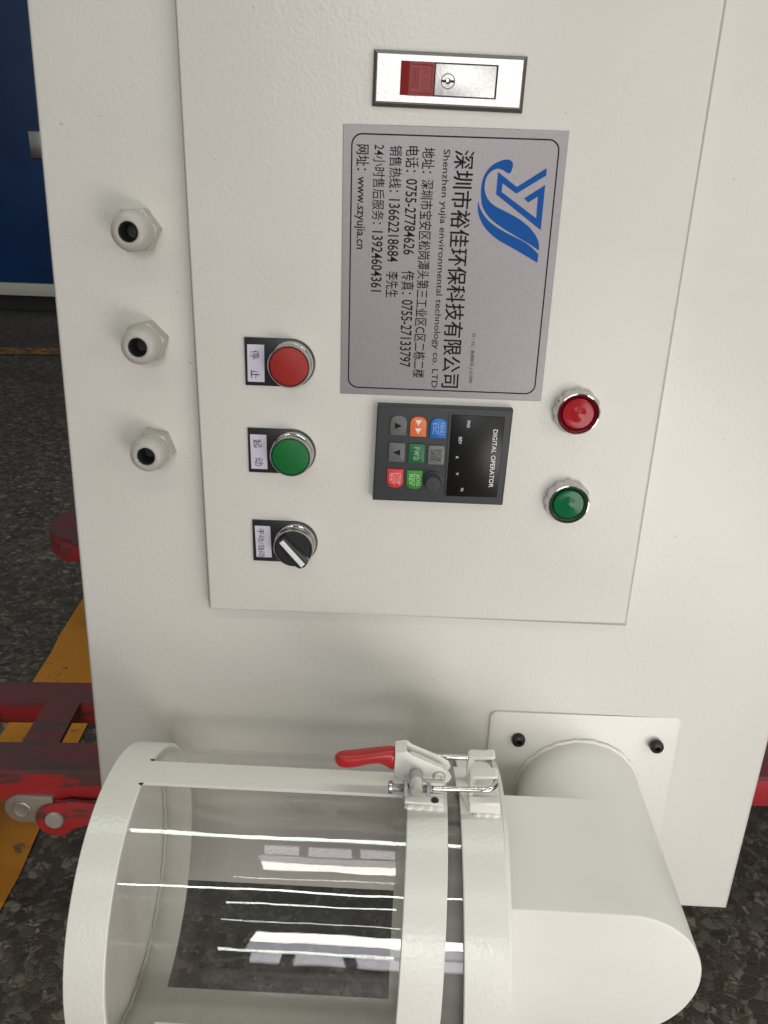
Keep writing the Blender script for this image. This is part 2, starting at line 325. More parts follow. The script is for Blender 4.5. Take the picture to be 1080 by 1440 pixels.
def text(s, xlo, xhi, z0, z1, y, bm=None, spacing=1.0, rot=0.0, shake=0.0, bold=0.0, glyph_x=True, gx=None):
    """lettering that reads downwards (letter tops towards +x): fills xlo..xhi across and z0 (start) .. z1 (end) along"""
    c = bpy.data.curves.new('t', 'FONT'); c.body = s; c.space_character = spacing; c.resolution_u = 3; c.offset = bold
    o = bpy.data.objects.new('t', c); COL.objects.link(o)
    dg = bpy.context.evaluated_depsgraph_get(); dg.update()
    me = bpy.data.meshes.new_from_object(o.evaluated_get(dg))
    us = [v.co.x for v in me.vertices]; vs = [v.co.y for v in me.vertices]
    u0, u1, v0, v1 = min(us), max(us), min(vs), max(vs)
    own = bmesh.new(); own.from_mesh(me)
    mid = ((xlo+xhi)/2, (z0+z1)/2)
    for v in own.verts:
        fu = (v.co.x-u0)/(u1-u0); fv = (v.co.y-v0)/(v1-v0)
        x, z = xlo+fv*(xhi-xlo), z0+fu*(z1-z0)
        if rot:
            dx, dz = x-mid[0], z-mid[1]; x, z = mid[0]+dx*math.cos(rot)-dz*math.sin(rot), mid[1]+dx*math.sin(rot)+dz*math.cos(rot)
        v.co = Vector((x, y, z))
        if shake: v.co = shaky(v.co, len(s), shake)
    bpy.data.objects.remove(o); bpy.data.curves.remove(c); bpy.data.meshes.remove(me)
    return join(bm, own)
def rot2(bm_, cx, cz, deg):
    bmesh.ops.rotate(bm_, verts=bm_.verts[:], cent=(cx, 0, cz), matrix=Matrix.Rotation(math.radians(deg), 3, 'Y')); return bm_
def circle(cx, cz, r, n=32, a0=0, a1=360):
    return [(cx+r*math.cos(math.radians(a0+(a1-a0)*k/n)), cz+r*math.sin(math.radians(a0+(a1-a0)*k/n))) for k in range(n+(0 if a1-a0 == 360 else 1))]

# ------------------------------------------------------------------ floor
bm = bmesh.new(); ZF = -Z0
bm.faces.new([bm.verts.new(p) for p in ((-30, -12, ZF), (30, -12, ZF), (30, 60, ZF), (-30, 60, ZF))])
obj('floor', bm, FLOOR, kind='structure', loc=(0, 0, ZF))
def strip(pts, name):
    b = bmesh.new(); b.faces.new([b.verts.new((x, y, ZF+0.004)) for x, y in pts]); bmesh.ops.recalc_face_normals(b, faces=b.faces[:])
    if b.faces[0].normal.z < 0: bmesh.ops.reverse_faces(b, faces=b.faces[:])
    return obj(name, b, YELLOW, kind='structure', loc=(pts[0][0], pts[0][1], ZF))
# wavy-edged painted lane marks
L_, R_ = [], []
for k in range(60):
    t = -0.6+k*0.06
    L_.append((-0.5325-0.094*t+random.uniform(-.003, .003), t)); R_.append((-0.421-0.080*t+random.uniform(-.003, .003), t))
strip(R_+L_[::-1], 'floor_marking')
far_ = strip([(-9, 1.78), (-9, 1.93), (4, 4.13), (4, 3.98)], 'floor_marking')
FADED = YELLOW.copy(); FADED.name = 'faded_yellow_paint'; far_.data.materials[0] = FADED
for n_ in FADED.node_tree.nodes:
    if n_.bl_idname == 'ShaderNodeMapRange' and abs(n_.inputs['From Min'].default_value-0.60) < 1e-4: n_.inputs['From Min'].default_value = 0.33; n_.inputs['From Max'].default_value = 0.55; n_.inputs['To Max'].default_value = 0.95

# ------------------------------------------------------------------ the machine cabinet
CAB = empty('machine_cabinet', (0.03, 0.3, -0.587), 'white powder-coated dust collector cabinet with control door, standing on the red pallet jack', 'machine cabinet')
outline = [(-0.2225, 0.45), (0.2992, 0.45), (0.2992, -0.5862), (-0.2462, -0.5862)]
body = prism(outline[::-1], 'y', 0, 0.58, bev=0.004, seg=3)
obj('body', body, PAINT, CAB)
DY = -0.012
dz = bmesh.new()
door = prism([(-0.1402, 0.42), (0.1668, 0.42), (0.1678, -0.3005), (-0.1391, -0.3035)], 'y', DY, -0.0015, bev=0.0016, seg=3, bevside='a')
obj('door', door, PAINT, CAB)
SEAM = mat('grey_gap_shade', (0.40, 0.38, 0.34), 0.6)
obj('gasket_gap_shade', box(-0.1426, 0.17155, -0.0013, 0.0003, -0.3076, 0.43), SEAM, CAB)  # gasket widened past the door; its grey lip paints the shade of the gap

# cable glands on the left margin
def gland(cx, cz, ang, tx, tz):
    g = empty('cable_gland', (cx, 0, cz), parent=CAB, label='grey nylon cable gland with a rubber-lined opening')
    hexp = [(cx+0.0145*math.cos(math.radians(ang+60*k)), cz+0.0145*math.sin(math.radians(ang+60*k))) for k in range(6)]
    obj('hex_body', prism(hexp[::-1], 'y', -0.011, 0.0, bev=0.0012, seg=2), GLANDM, g)
    f = lambda a, t: 1 - 0.035*max(0, 1-abs(t+0.0165)/0.006)*(0.5+0.5*math.cos(6*a+math.radians(ang)*6))*0 + 0.0
    dome = lathe([(0.0140, -0.011), (0.0148, -0.0125), (0.0148, -0.020), (0.0140, -0.0235), (0.0120, -0.0262), (0.0098, -0.0275), (0.0084, -0.0275), (0.0076, -0.0268), (0.0072, -0.0245), (0.0072, -0.012)], 'y', (cx, cz), 48)
    hexd = lathe([(0.0151, -0.0105), (0.0154, -0.0125), (0.0152, -0.019), (0.0138, -0.0232), (0.0120, -0.0232), (0.0120, -0.0105)], 'y', (cx, cz), 12, closed=True)
    dome = join(dome, hexd)
    for v in dome.verts: v.co.x = cx+(v.co.x-cx)*0.82; v.co.z = cz+(v.co.z-cz)*0.82; v.co.y = -0.011+(v.co.y+0.011)*0.84
    obj('dome_nut', dome, GLANDM, g)
    obj('rubber_bore', lathe([(0.0060, -0.0121), (0.0060, -0.0236), (0.0053, -0.0228), (0.0045, -0.0205), (0.0042, -0.0120)], 'y', (cx, cz), 32), RUBBER, g)
gland(-0.1735, -0.0375, 5, 0, 0); gland(-0.1735, -0.1080, 14, 0, 0); gland(-0.1738, -0.1815, -12, 0, 0)

# push buttons and selector
def legend(cx, cz, btn, label, chars, paper):
    """D-shaped black plate with a paper slip on its left"""
    x0 = cx-0.0305; hz = 0.0158
    pts = [(x0, cz-hz), (x0, cz+hz)] + [(cx+hz*math.sin(math.radians(a))*1.0, cz+hz*math.cos(math.radians(a))) for a in range(0, 181, 12)]
    obj('legend_plate', prism(pts, 'y', DY-0.0022, DY, bev=0.0008, seg=2, bevside='a'), BLACKP, btn)
    px0, px1, pz0, pz1, sk = paper
    obj('paper_slip', flat([[(px0, pz0), (px0+sk, pz1), (px1+sk, pz1), (px1, pz0)]], DY-0.0024), LABELP, btn, smooth=False)
    lb = bmesh.new()
    for s, a, b_, c_, d_, rt_ in chars: text(s, a, b_, c_, d_, DY-0.0026, lb, rot=rt_, shake=0.00022)
    obj('handwriting', lb, INK, btn, smooth=False)
def pushbutton(cx, cz, capm, label, chars, paper, raised):
    b = empty('push_button', (cx, DY, cz), parent=CAB, label=label)
    legend(cx, cz, b, label, chars, paper)
    y0 = DY-0.0022
    obj('bezel', lathe([(0.0146, y0), (0.0148, y0-0.001), (0.0146, y0-0.0025), (0.0138, y0-0.0035), (0.0138, y0-0.0085), (0.01405, y0-0.0098), (0.0137, y0-0.0106), (0.0130, y0-0.0106), (0.0127, y0-0.0095), (0.0127, y0)], 'y', (cx, cz), 72), CHROME, b)
    obj('cap', lathe([(0.0125, y0), (0.0125, y0-0.0100), (0.0122, y0-0.0106), (0.0116, y0-0.0109), (0.0001, y0-0.0111)], 'y', (cx, cz), 64), capm, b)
pushbutton(-0.0760, -0.1165, REDCAP, 'red flush push button in a chrome bezel',
           [('停', -0.1026, -0.0968, -0.1088, -0.1144, 0.12), ('止', -0.1024, -0.0970, -0.1218, -0.1272, -0.06)], (-0.1045, -0.0934, -0.1050, -0.1296, -0.0003), True)
pushbutton(-0.0757, -0.1775, GREENCAP, 'green flush push button in a chrome bezel',
           [('起', -0.1024, -0.0966, -0.1692, -0.1750, 0.10), ('动', -0.1019, -0.0959, -0.1822, -0.1880, 0.05)], (-0.1045, -0.0934, -0.1658, -0.1904, 0.0003), True)
cx, cz = -0.0745, -0.2450
sel = empty('selector_switch', (cx, DY, cz), parent=CAB, label='black rotary selector with a white pointer line')
legend(cx, cz, sel, '', [('手动/自动', -0.1012, -0.0964, -0.2350, -0.2572, 0.0)], (-0.1032, -0.0922, -0.2330, -0.2574, 0.0007))
y0 = DY-0.0022
obj('bezel', lathe([(0.0146, y0), (0.0148, y0-0.001), (0.0146, y0-0.0025), (0.0137, y0-0.0035), (0.0137, y0-0.0085), (0.01405, y0-0.0098), (0.0137, y0-0.0106), (0.0130, y0-0.0106), (0.0127, y0-0.0095), (0.0127, y0)], 'y', (cx, cz), 72), CHROME, sel)
obj('rotor', lathe([(0.0125, y0), (0.0125, y0-0.0104), (0.0121, y0-0.0109), (0.0001, y0-0.0109)], 'y', (cx, cz), 64), BLACKP, sel)
th = math.radians(-50)   # pointer runs from upper left to lower right
ux, uz = math.cos(th), math.sin(th); vx, vz = -uz, ux
def loc2(u, v): return (cx+ux*u+vx*v, cz+uz*u+vz*v)
knob = prism([loc2(-0.0118, -0.0030), loc2(-0.0118, 0.0030), loc2(0.0090, 0.0052), loc2(0.0128, 0.0036), loc2(0.0138, 0), loc2(0.0128, -0.0036), loc2(0.0090, -0.0052)], 'y', y0-0.0182, y0-0.0108, bev=0.0011, seg=2, bevside='a')
obj('knob', knob, BLACKP, sel)
obj('pointer_line', prism([loc2(-0.0112, -0.0017), loc2(-0.0112, 0.0017), loc2(0.0118, 0.0019), loc2(0.0122, -0.0017)], 'y', y0-0.0186, y0-0.018, bev=0.0001), WHITEP, sel)

# indicator lamps
def lamp(cx, cz, lens, wall, label):
    l = empty('indicator_lamp', (cx, DY, cz), parent=CAB, label=label)
    sc = lambda a, t: 1+(0.085*abs(math.cos(6*a))-0.065)*(1 if -0.0070+DY < t < -0.0005+DY else 0)
    obj('bezel', lathe([(0.0150, DY-0.0001), (0.0155, DY-0.0012), (0.0156, DY-0.004), (0.0150, DY-0.0065), (0.0141, DY-0.0082), (0.0140, DY-0.0115), (0.0137, DY-0.0126), (0.0131, DY-0.0128), (0.0127, DY-0.0118), (0.0125, DY-0.0080), (0.0100, DY-0.0070)], 'y', (cx, cz), 96, rfun=sc), CHROME, l)
    obj('lens_wall', lathe([(0.01262, DY-0.0071), (0.01262, DY-0.0117), (0.0112, DY-0.0106), (0.0104, DY-0.0092), (0.0103, DY-0.0071)], 'y', (cx, cz), 64, closed=True), wall, l)
    d = lathe([(0.0102, DY-0.0085), (0.0103, DY-0.0112), (0.0099, DY-0.0119), (0.0080, DY-0.0122), (0.0060, DY-0.0121), (0.0045, DY-0.0124), (0.0022, DY-0.0131), (0.0001, DY-0.0133)], 'y', (cx, cz), 64)
    obj('lens', d, lens, l)
    for ch in l.children:
        me_ = ch.data; dy_ = ch['_w'][1]
        for v in me_.vertices: v.co.y = (DY+(v.co.y+dy_-DY)*0.74)-dy_
lamp(0.1128, -0.1412, LENSR, LENSRD, 'red indicator lamp in a scalloped chrome bezel')
lamp(0.1138, -0.2048, LENSG, LENSGD, 'green indicator lamp in a scalloped chrome bezel')

# maker's plate
NP = empty('nameplate', (0.0228, DY, -0.0545), parent=CAB, label='silver maker plate with black lettering and a blue emblem')
obj('metal_sheet', box(-0.0436, 0.0891, DY-0.0008, DY, -0.1357, 0.0267, bev=0.0002, seg=1), SILVERPL, NP)
YT = DY-0.00095
# border line as a closed ribbon
outer = rrect(-0.0388, 0.0845, -0.1314, 0.0220, 0.0065, 8); inner = rrect(-0.0380, 0.0837, -0.1306, 0.0212, 0.0058, 8)
bb = bmesh.new(); A = [bb.verts.new((x, YT, z)) for x, z in outer]; B = [bb.verts.new((x, YT, z)) for x, z in inner]; n = len(A)
for i in range(n): bb.faces.new((A[i], A[(i+1) % n], B[(i+1) % n], B[i]))
obj('border_line', bb, PRINT, NP, smooth=False)
lines = [
('深圳市裕佳环保科技有限公司', 0.0226, 0.0346, 0.0143, -0.1288, 0.004), ('Shenzhen yujia environmental technology co. LTD', 0.0150, 0.0202, 0.0146, -0.1293, 0.004),
('地址：', 0.0037, 0.0112, 0.0152, 0.0013, 0.004), ('深圳市宝安区松岗潭头第三工业区C区二栋二楼', 0.0036, 0.0113, -0.0024, -0.1230, 0.004),
('电话：', -0.0062, 0.0018, 0.0157, 0.0016, 0.004), ('0755-27784626', -0.0055, 0.0014, -0.0023, -0.0460, 0.009), ('传真：', -0.0061, 0.0022, -0.0557, -0.0698, 0.004), ('0755-27133797', -0.0054, 0.0018, -0.0734, -0.1163, 0.009),
('销售热线：', -0.0158, -0.0083, 0.0157, -0.0099, 0.004), ('13662218684', -0.0154, -0.0085, -0.0140, -0.0506, 0.009), ('李先生', -0.0158, -0.0079, -0.0564, -0.0723, 0.004),
('24小时售后服务：', -0.0255, -0.0181, 0.0160, -0.0286, 0.004), ('13924604361', -0.0252, -0.0184, -0.0327, -0.0690, 0.009),
('网址：', -0.0357, -0.0280, 0.0157, 0.0017, 0.004), ('www.szyujia.cn', -0.0363, -0.0296, -0.0019, -0.0436, 0.009),
('扫一扫，直接联系上公司网', 0.0405, 0.0430, -0.0927, -0.1251, 0.0)]
tb = bmesh.new()
for s, a, b_, c_, d_, bo in lines:
    if bo in (0.012, 0.004) and s[0] not in 'S0123w':
        sh = 0.00016 if len(s) == 13 else 0.00007
        text(s, a, b_, c_-sh, d_-sh, YT, tb); text(s, a+sh, b_+sh, c_+sh, d_+sh, YT-0.00003, tb)
    else: text(s, a, b_, c_, d_, YT, tb, bold=bo)
obj('lettering', tb, PRINT, NP, smooth=False)
def smooth_poly(p, it=2):
    for _ in range(it):
        q = []
        for i in range(len(p)):
            a, b_ = Vector(p[i]), Vector(p[(i+1) % len(p)])
            q += [tuple(a*.75+b_*.25), tuple(a*.25+b_*.75)]
        p = q
    return p
sw1 = [(0.0564, 0.0017), (0.0516, 0.0047), (0.0483, 0.0051), (0.0448, 0.0032), (0.0425, 0.0), (0.0417, -0.0048), (0.0426, -0.009), (0.0446, -0.0126), (0.0482, -0.0157), (0.0565, -0.0192), (0.0636, -0.0224), (0.0697, -0.0263), (0.0741, -0.0305), (0.0768, -0.0343), (0.0778, -0.037), (0.0781, -0.0408), (0.0779, -0.0408), (0.0719, -0.0372), (0.0635, -0.0331), (0.0544, -0.0284), (0.0478, -0.0243), (0.0441, -0.0207), (0.0412, -0.0165), (0.04, -0.0106), (0.0398, -0.0048), (0.0408, 0.0004), (0.0432, 0.0047), (0.0469, 0.0079), (0.0512, 0.0098), (0.0545, 0.0103), (0.0568, 0.0097), (0.058, 0.0077), (0.0578, 0.0056)]
sw2 = [(0.0385, -0.0134), (0.0387, -0.0134), (0.0398, -0.017), (0.0424, -0.0212), (0.0467, -0.0254), (0.0528, -0.029), (0.0593, -0.0321), (0.0671, -0.0351), (0.0726, -0.0383), (0.0780, -0.0430), (0.0781, -0.0432), (0.0779, -0.0480), (0.0777, -0.0481), (0.0703, -0.0442), (0.0612, -0.0397), (0.0521, -0.0354), (0.0466, -0.0314), (0.0429, -0.0277), (0.04, -0.0229), (0.0387, -0.0187)]
zig = [(0.0492, 0.0033), (0.0612, -0.0048), (0.078, 0.0062), (0.0782, 0.0021), (0.0612, -0.0086), (0.0526, -0.0031), (0.0524, -0.0079), (0.0745, -0.0221), (0.0743, -0.0098), (0.0688, -0.0134), (0.0661, -0.0111), (0.0781, -0.0031), (0.078, -0.029), (0.0491, -0.0093)]
em = bmesh.new()
from mathutils.geometry import tessellate_polygon
for P_ in (smooth_poly(sw1), smooth_poly(sw2), zig):
    vs_ = [em.verts.new((p[0], YT, p[1])) for p in P_]
    for t_ in tessellate_polygon([[Vector((p[0], p[1], 0)) for p in P_]]): em.faces.new([vs_[q] for q in t_])
obj('emblem', em, BLUEP, NP, smooth=False)

# door latch (silver plate, red push tab, key insert)
LT = empty('door_latch', (0.017, DY, 0.05), parent=CAB, label='silver paddle latch with a red push tab and a keyhole')
def tilt(b_): return rot2(b_, 0.017, 0.05, 0.9)
obj('latch_frame', tilt(prism([(-0.0267, 0.0358), (-0.0267, 0.0650), (0.0608, 0.0650), (0.0608, 0.0358)], 'y', DY-0.0035, DY, bev=0.0018, seg=1, bevside='a')), BEVELD, LT)
fp = bmesh.new()
for r_ in ((-0.0243, -0.0109, 0.0384, 0.0627), (0.0446, 0.0584, 0.0384, 0.0627), (-0.0109, 0.0446, 0.0596, 0.0627), (-0.0109, 0.0446, 0.0384, 0.0420)):
    box(r_[0], r_[1], DY-0.0046, DY-0.0034, r_[2], r_[3], bm=fp)
obj('face_plate', tilt(fp), SATIN, LT, smooth=False)
obj('recess', tilt(box(-0.0109, 0.0446, DY-0.0040, DY-0.0036, 0.0420, 0.0596)), RECESS, LT)
obj('key_insert', tilt(box(0.0090, 0.0436, DY-0.0047, DY-0.0036, 0.0427, 0.0589, bev=0.0003)), SATIN, LT)
tab = bmesh.new()
prism([(-0.0107, DY-0.0042), (-0.0060, DY-0.0062), (0.0083, DY-0.0052), (0.0083, DY-0.0040), (-0.0107, DY-0.0040)], 'z', 0.0422, 0.0594, bm=tab)
rib = lambda x0, x1, z0, z1: box(x0, x1, DY-0.0067+ (x0+0.006)*0.07, DY-0.005, z0, z1, bev=0.0002, bm=tab)
rib(-0.0056, -0.0049, 0.0432, 0.0584); rib(0.0069, 0.0075, 0.0432, 0.0584); rib(-0.0049, 0.0069, 0.0432, 0.0438); rib(-0.0049, 0.0069, 0.0578, 0.0584)
for k in range(3): rib(-0.0038+k*0.0014, -0.0033+k*0.0014, 0.0455, 0.0562)
obj('push_tab', tilt(tab), LATCHRED, LT, smooth=False)
pb = text('PUSH', 0.0014, 0.0052, 0.0566, 0.0450, DY-0.0056, None); thick(pb, 0, 0.0004)
obj('raised_lettering', tilt(pb), LATCHRED, LT, smooth=False)
kb = lathe([(0.0041, DY-0.0046), (0.0041, DY-0.0050), (0.0036, DY-0.0050), (0.0036, DY-0.0046)], 'y', (0.0164, 0.0502), 40, closed=True)
obj('lock_ring', tilt(kb), BEVELD, LT)
ks = bmesh.new(); box(0.0128, 0.0152, DY-0.0050, DY-0.0046, 0.0496, 0.0508, bm=ks); box(0.0176, 0.0200, DY-0.0050, DY-0.0046, 0.0496, 0.0508, bm=ks); lathe([(0.0015, DY-0.0046), (0.0015, DY-0.0052)], 'y', (0.0164, 0.0502), 20, bm=ks)
obj('keyhole', tilt(ks), RECESS, LT, smooth=False)
obj('lock_pin', tilt(lathe([(0.0011, DY-0.0050), (0.0010, DY-0.0055), (0.0001, DY-0.0056)], 'y', (0.0164, 0.0502), 16)), CHROME, LT)

# digital operator keypad
OP = empty('operator_panel', (0.025, DY, -0.175), parent=CAB, label='charcoal keypad with coloured keys and a black display window')
opx = [(-0.0205, -0.2085), (-0.0188, -0.1410), (0.0706, -0.1402), (0.0692, -0.2090)]
opx = [(-0.0202, -0.2080), (-0.0186, -0.1408), (0.0707, -0.1408), (0.0692, -0.2080)]
obj('housing', prism(opx, 'y', DY-0.008, DY, bev=0.0016, seg=3, bevside='a'), KEYPAD, OP)
YO = DY-0.008
obj('display_window', prism([(0.0300, -0.2024), (0.0306, -0.1450), (0.0655, -0.1453), (0.0647, -0.2020)], 'y', YO-0.0005, YO+0.001, bev=0.0003, seg=2, bevside='a'), SCREEN, OP)
obj('divider_ridge', box(0.0288, 0.0295, YO-0.0006, YO+0.0005, -0.2035, -0.1440, bev=0.0002), KEYPAD, OP)
wb = text('DIGITAL OPERATOR', 0.0584, 0.0615, -0.1540, -0.1948, YO-0.0007, None, bold=0.012)
obj('title_lettering', wb, WHITEP, OP, smooth=False)
gb = bmesh.new()
for s, a, b_, c_, d_ in (('FWD', 0.0408, 0.0429, -0.1486, -0.1534), ('REV', 0.0361, 0.0382, -0.1600, -0.1648), ('A', 0.0350, 0.0369, -0.1733, -0.1751), ('V', 0.0356, 0.0376, -0.1850, -0.1868), ('Hz', 0.0398, 0.0418, -0.1961, -0.1984)):
    text(s, a, b_, c_, d_, YO-0.0007, gb, bold=0.01)
obj('small_lettering', gb, WHITEP, OP, smooth=False)
def keyshape(x, z, kind):
    w, h = 0.00545, 0.0067
    if kind == 'top': return rrect(x-w, x+w, z-h, z+h, 0.0044, 6, (1, 1, 0, 0))
    if kind == 'bottom': return rrect(x-w, x+w, z-h, z+h, 0.0044, 6, (0, 0, 1, 1))
    return rrect(x-w, x+w, z-h, z+h, 0.0013, 4)
KM = dict(grey=mat('grey_key', (0.12, 0.12, 0.125), 0.5), orange=mat('orange_key', (0.72, 0.16, 0.04), 0.45), blue=mat('blue_key', (0.01, 0.14, 0.50), 0.45),
          green=mat('green_key', (0.01, 0.13, 0.045), 0.45), lgreen=mat('light_green_key', (0.04, 0.24, 0.03), 0.45), red=mat('red_key', (0.62, 0.03, 0.035), 0.45), grey2=mat('pale_grey_key', (0.16, 0.165, 0.165), 0.5))
for (x, z, kind, m, lab, marks, pm) in (
    (-0.0042, -0.1538, 'top', 'grey', 'grey key with a black triangle', [('tri', -0.0012, 1)], PRINT), (0.0089, -0.1541, 'top', 'orange', 'orange key with two white triangles', [('dn', 0.0028), ('dn', -0.0028)], WHITEP),
    (0.0222, -0.1546, 'top', 'blue', 'blue key', ['MENU', 'ESC'], mat('pale_blue_print', (0.25, 0.45, 0.75), 0.5)), (-0.0047, -0.1723, 'sq', 'grey', 'grey key with a black triangle', [('tri', 0.0004, -1)], PRINT),
    (0.0085, -0.1726, 'sq', 'green', 'dark green key', ['FWD'], mat('pale_green_print', (0.35, 0.6, 0.42), 0.5)), (0.0217, -0.1732, 'sq', 'grey2', 'pale grey key', ['ENTER', 'DATA'], PRINT),
    (-0.0052, -0.1908, 'bottom', 'red', 'red key', ['STOP', 'RESET'], mat('pink_print', (0.85, 0.45, 0.42), 0.5)), (0.0079, -0.1912, 'bottom', 'lgreen', 'light green key', ['JOG', 'REV'], mat('mint_print', (0.4, 0.75, 0.35), 0.5))):
    k = obj('key', prism(keyshape(x, z, kind), 'y', YO-0.0015, YO+0.001, bev=0.0005, seg=2, bevside='a'), KM[m], OP, label=lab)
    pbm = bmesh.new(); yk = YO-0.0016
    if marks[0].__class__ is tuple:
        for q in marks:
            if q[0] == 'tri':   # triangle pointing along the reading direction's side
                s_ = q[2]; flat([[(x-0.0024*1, z-0.0022+0), (x+0.0024, z), (x-0.0024, z+0.0022)] if s_ > 0 else [(x+0.0022, z-0.0022), (x-0.0024, z), (x+0.0022, z+0.0022)]], yk, pbm)
            else: flat([[(x-0.0021, z+q[1]+0.0019), (x+0.0021, z+q[1]+0.0019), (x, z+q[1]-0.0019)]], yk, pbm)
    elif len(marks) == 1: text(marks[0], x-0.0018, x+0.0018, z+0.0044, z-0.0044, yk, pbm, spacing=1.3)
    else:
        text(marks[0], x+0.0008, x+0.0037, z+0.0042, z-0.0042, yk, pbm); text(marks[1], x-0.0037, x-0.0008, z+0.0038, z-0.0038, yk, pbm)
        flat([[(x-0.0001, z-0.0046), (x+0.0002, z-0.0046), (x+0.0002, z+0.0046), (x-0.0001, z+0.0046)]], yk, pbm)
    obj('key_print', pbm, pm, k, smooth=False)
ko = lathe([(0.0066, YO-0.0001), (0.0066, YO-0.0012), (0.0050, YO-0.0016)], 'y', (0.0206, -0.1918), 40)
lathe([(0.0056, YO-0.0010), (0.0054, YO-0.0072), (0.0049, YO-0.0080), (0.0001, YO-0.0083)], 'y', (0.0206, -0.1918), 48, bm=ko, rfun=lambda a, t: 1+0.04*math.cos(24*a)*(1 if t > YO-0.0075 else 0))
obj('dial', ko, KEYPAD, OP)

# ------------------------------------------------------------------ outlet duct, bolted to the cabinet
DU = empty('outlet_duct', (0.1525, 0, -0.464), parent=CAB, label='white outlet elbow welded to a square bolted flange')
obj('flange', prism(rrect(0.0770, 0.2280, -0.5395, -0.3890, 0.006, 5), 'y', -0.0030, 0.0002, bev=0.0008, seg=2, bevside='a'), PAINT, DU)
for v in bpy.data.objects['flange'].data.vertices:
    o_ = bpy.data.objects['flange']; wx = v.co.x+0.1525
    if v.co.y < 0: v.co.y += 0.0028*(wx-0.077)/0.151
DC, DR, DF = (0.1497, -0.4690), 0.0530, -0.1685
def dsec(y, box_left=True, sh=0.0):
    t = -y/0.1685; c = (0.1522+(DC[0]-0.1522)*t, -0.4625+(DC[1]+0.4625)*t); r_ = 0.0492+(DR-0.0492)*t-sh
    if not box_left: return [(c[0]+r_*math.sin(2*PI*k/96), y, c[1]+r_*math.cos(2*PI*k/96)) for k in range(96)]
    return [(0.0700, y, c[1]+r_)]+[(c[0]+r_*math.sin(PI*k/48), y, c[1]+r_*math.cos(PI*k/48)) for k in range(49)]+[(0.0700, y, c[1]-r_)]
def loft(secs, bev=0):
    b_ = bmesh.new(); rr_ = [[b_.verts.new(p) for p in s_] for s_ in secs]
    for A, B in zip(rr_, rr_[1:]):
        for k in range(len(A)): b_.faces.new((A[k], A[(k+1) % len(A)], B[(k+1) % len(A)], B[k]))
    b_.faces.new(rr_[0]); f_ = b_.faces.new(rr_[-1]); bmesh.ops.recalc_face_normals(b_, faces=b_.faces[:])
    if bev: bmesh.ops.bevel(b_, geom=list(f_.edges), offset=bev, segments=3, affect='EDGES', profile=0.5)
    return b_
obj('pipe', loft([dsec(-0.0025, False), dsec(-0.09, False, 0.00008)]), DUCT, DU)
wd = bmesh.new(); pth = []
for k in range(97):
    a = 2*PI*k/96; rr_ = 0.0497+0.0004*math.sin(23*a)+0.0003*math.sin(41*a+1); pth.append((0.1522+rr_*math.cos(a), -0.0034, -0.4625+rr_*math.sin(a)))
tube(pth, 0.002, 8, wd, rr=[0.0017+random.uniform(-0.00025, 0.00025) for k in range(97)])
obj('weld_bead', wd, CLAMPW, DU)
obj('elbow_box', loft([dsec(-0.068), dsec(DF)], 0.0022), DUCT, DU, angle=25)
for bx_, bz_ in ((0.1005, -0.4130), (0.2097, -0.4130), (0.1005, -0.5170), (0.2097, -0.5170)):
    bb = lathe([(0.0044, -0.0030), (0.0053, -0.0034), (0.0056, -0.0050), (0.0050, -0.0075), (0.0034, -0.0088), (0.0024, -0.0089), (0.0021, -0.0086), (0.0020, -0.0060), (0.0001, -0.0060)], 'y', (bx_, bz_), 32)
    obj('flange_bolt', bb, BOLTM, DU)
# mating ring on the duct side
AX = (-0.121, -0.4680)
def ring(x0, x1, r_o, r_i, shear=0.0, bevel=0.0006, lip=True, n=160):
    pr = [(r_i, x0), (r_o-bevel, x0), (r_o, x0+bevel), (r_o, x1-bevel), (r_o-bevel, x1), (r_i, x1)]
    b_ = lathe(pr, 'x', AX, n, closed=True)
    for v in b_.verts: v.co.x += shear*(v.co.z-AX[1])
    return b_
obj('mating_ring', ring(0.0484, 0.0745, 0.1002, 0.0972, -0.035), RING, DU)
wb2 = bmesh.new(); tube([(0.0752+0.0002*math.sin(k*1.7), DF+0.0005, -0.4162-0.0011*k) for k in range(96)], 0.0009, 6, wb2, rr=[0.0008+random.uniform(-0.0002, 0.0003) for k in range(96)])
tube([(0.0752, -0.070-0.0020*k, -0.4152) for k in range(49)], 0.0009, 6, wb2, rr=[0.0008+random.uniform(-0.0002, 0.0003) for k in range(49)])
obj('seam_bead', wb2, DUCT, DU)
obj('ring_end_disc', lathe([(0.0985, 0.0715), (0.0985, 0.0740)], 'x', AX, 96), DUCT, DU)

# ------------------------------------------------------------------ clear collecting drum
DRUM = empty('collecting_drum', (-0.07, AX[0], AX[1]-0.1), 'clear acrylic collecting drum with white end hoops in front of the cabinet', 'drum')
obj('end_hoop', ring(-0.1840, -0.1598, 0.1003, 0.0975, 0.0), RING, DRUM)
obj('end_cap', lathe([(0.0976, -0.1838), (0.0976, -0.1815)], 'x', AX, 96), RING, DRUM)
obj('middle_hoop', ring(0.0085, 0.0340, 0.1003, 0.0975, 0.030), RING, DRUM)
ac = lathe([(0.0948, -0.1812), (0.0972, -0.1812), (0.0972, 0.0700), (0.0948, 0.0700)], 'x', AX, 200, closed=True)
obj('clear_tube', ac, ACRYL, DRUM)
def slat(a0, a1, x0, x1, ro=0.1001, ri=0.0976):
    pts = []
    for k in range(9):
        a = math.radians(a0+(a1-a0)*k/8); pts.append((AX[0]-ro*math.cos(a), AX[1]+ro*math.sin(a)))
    for k in range(8, -1, -1):
        a = math.radians(a0+(a1-a0)*k/8); pts.append((AX[0]-ri*math.cos(a), AX[1]+ri*math.sin(a)))
    return prism(pts, 'x', x0, x1)
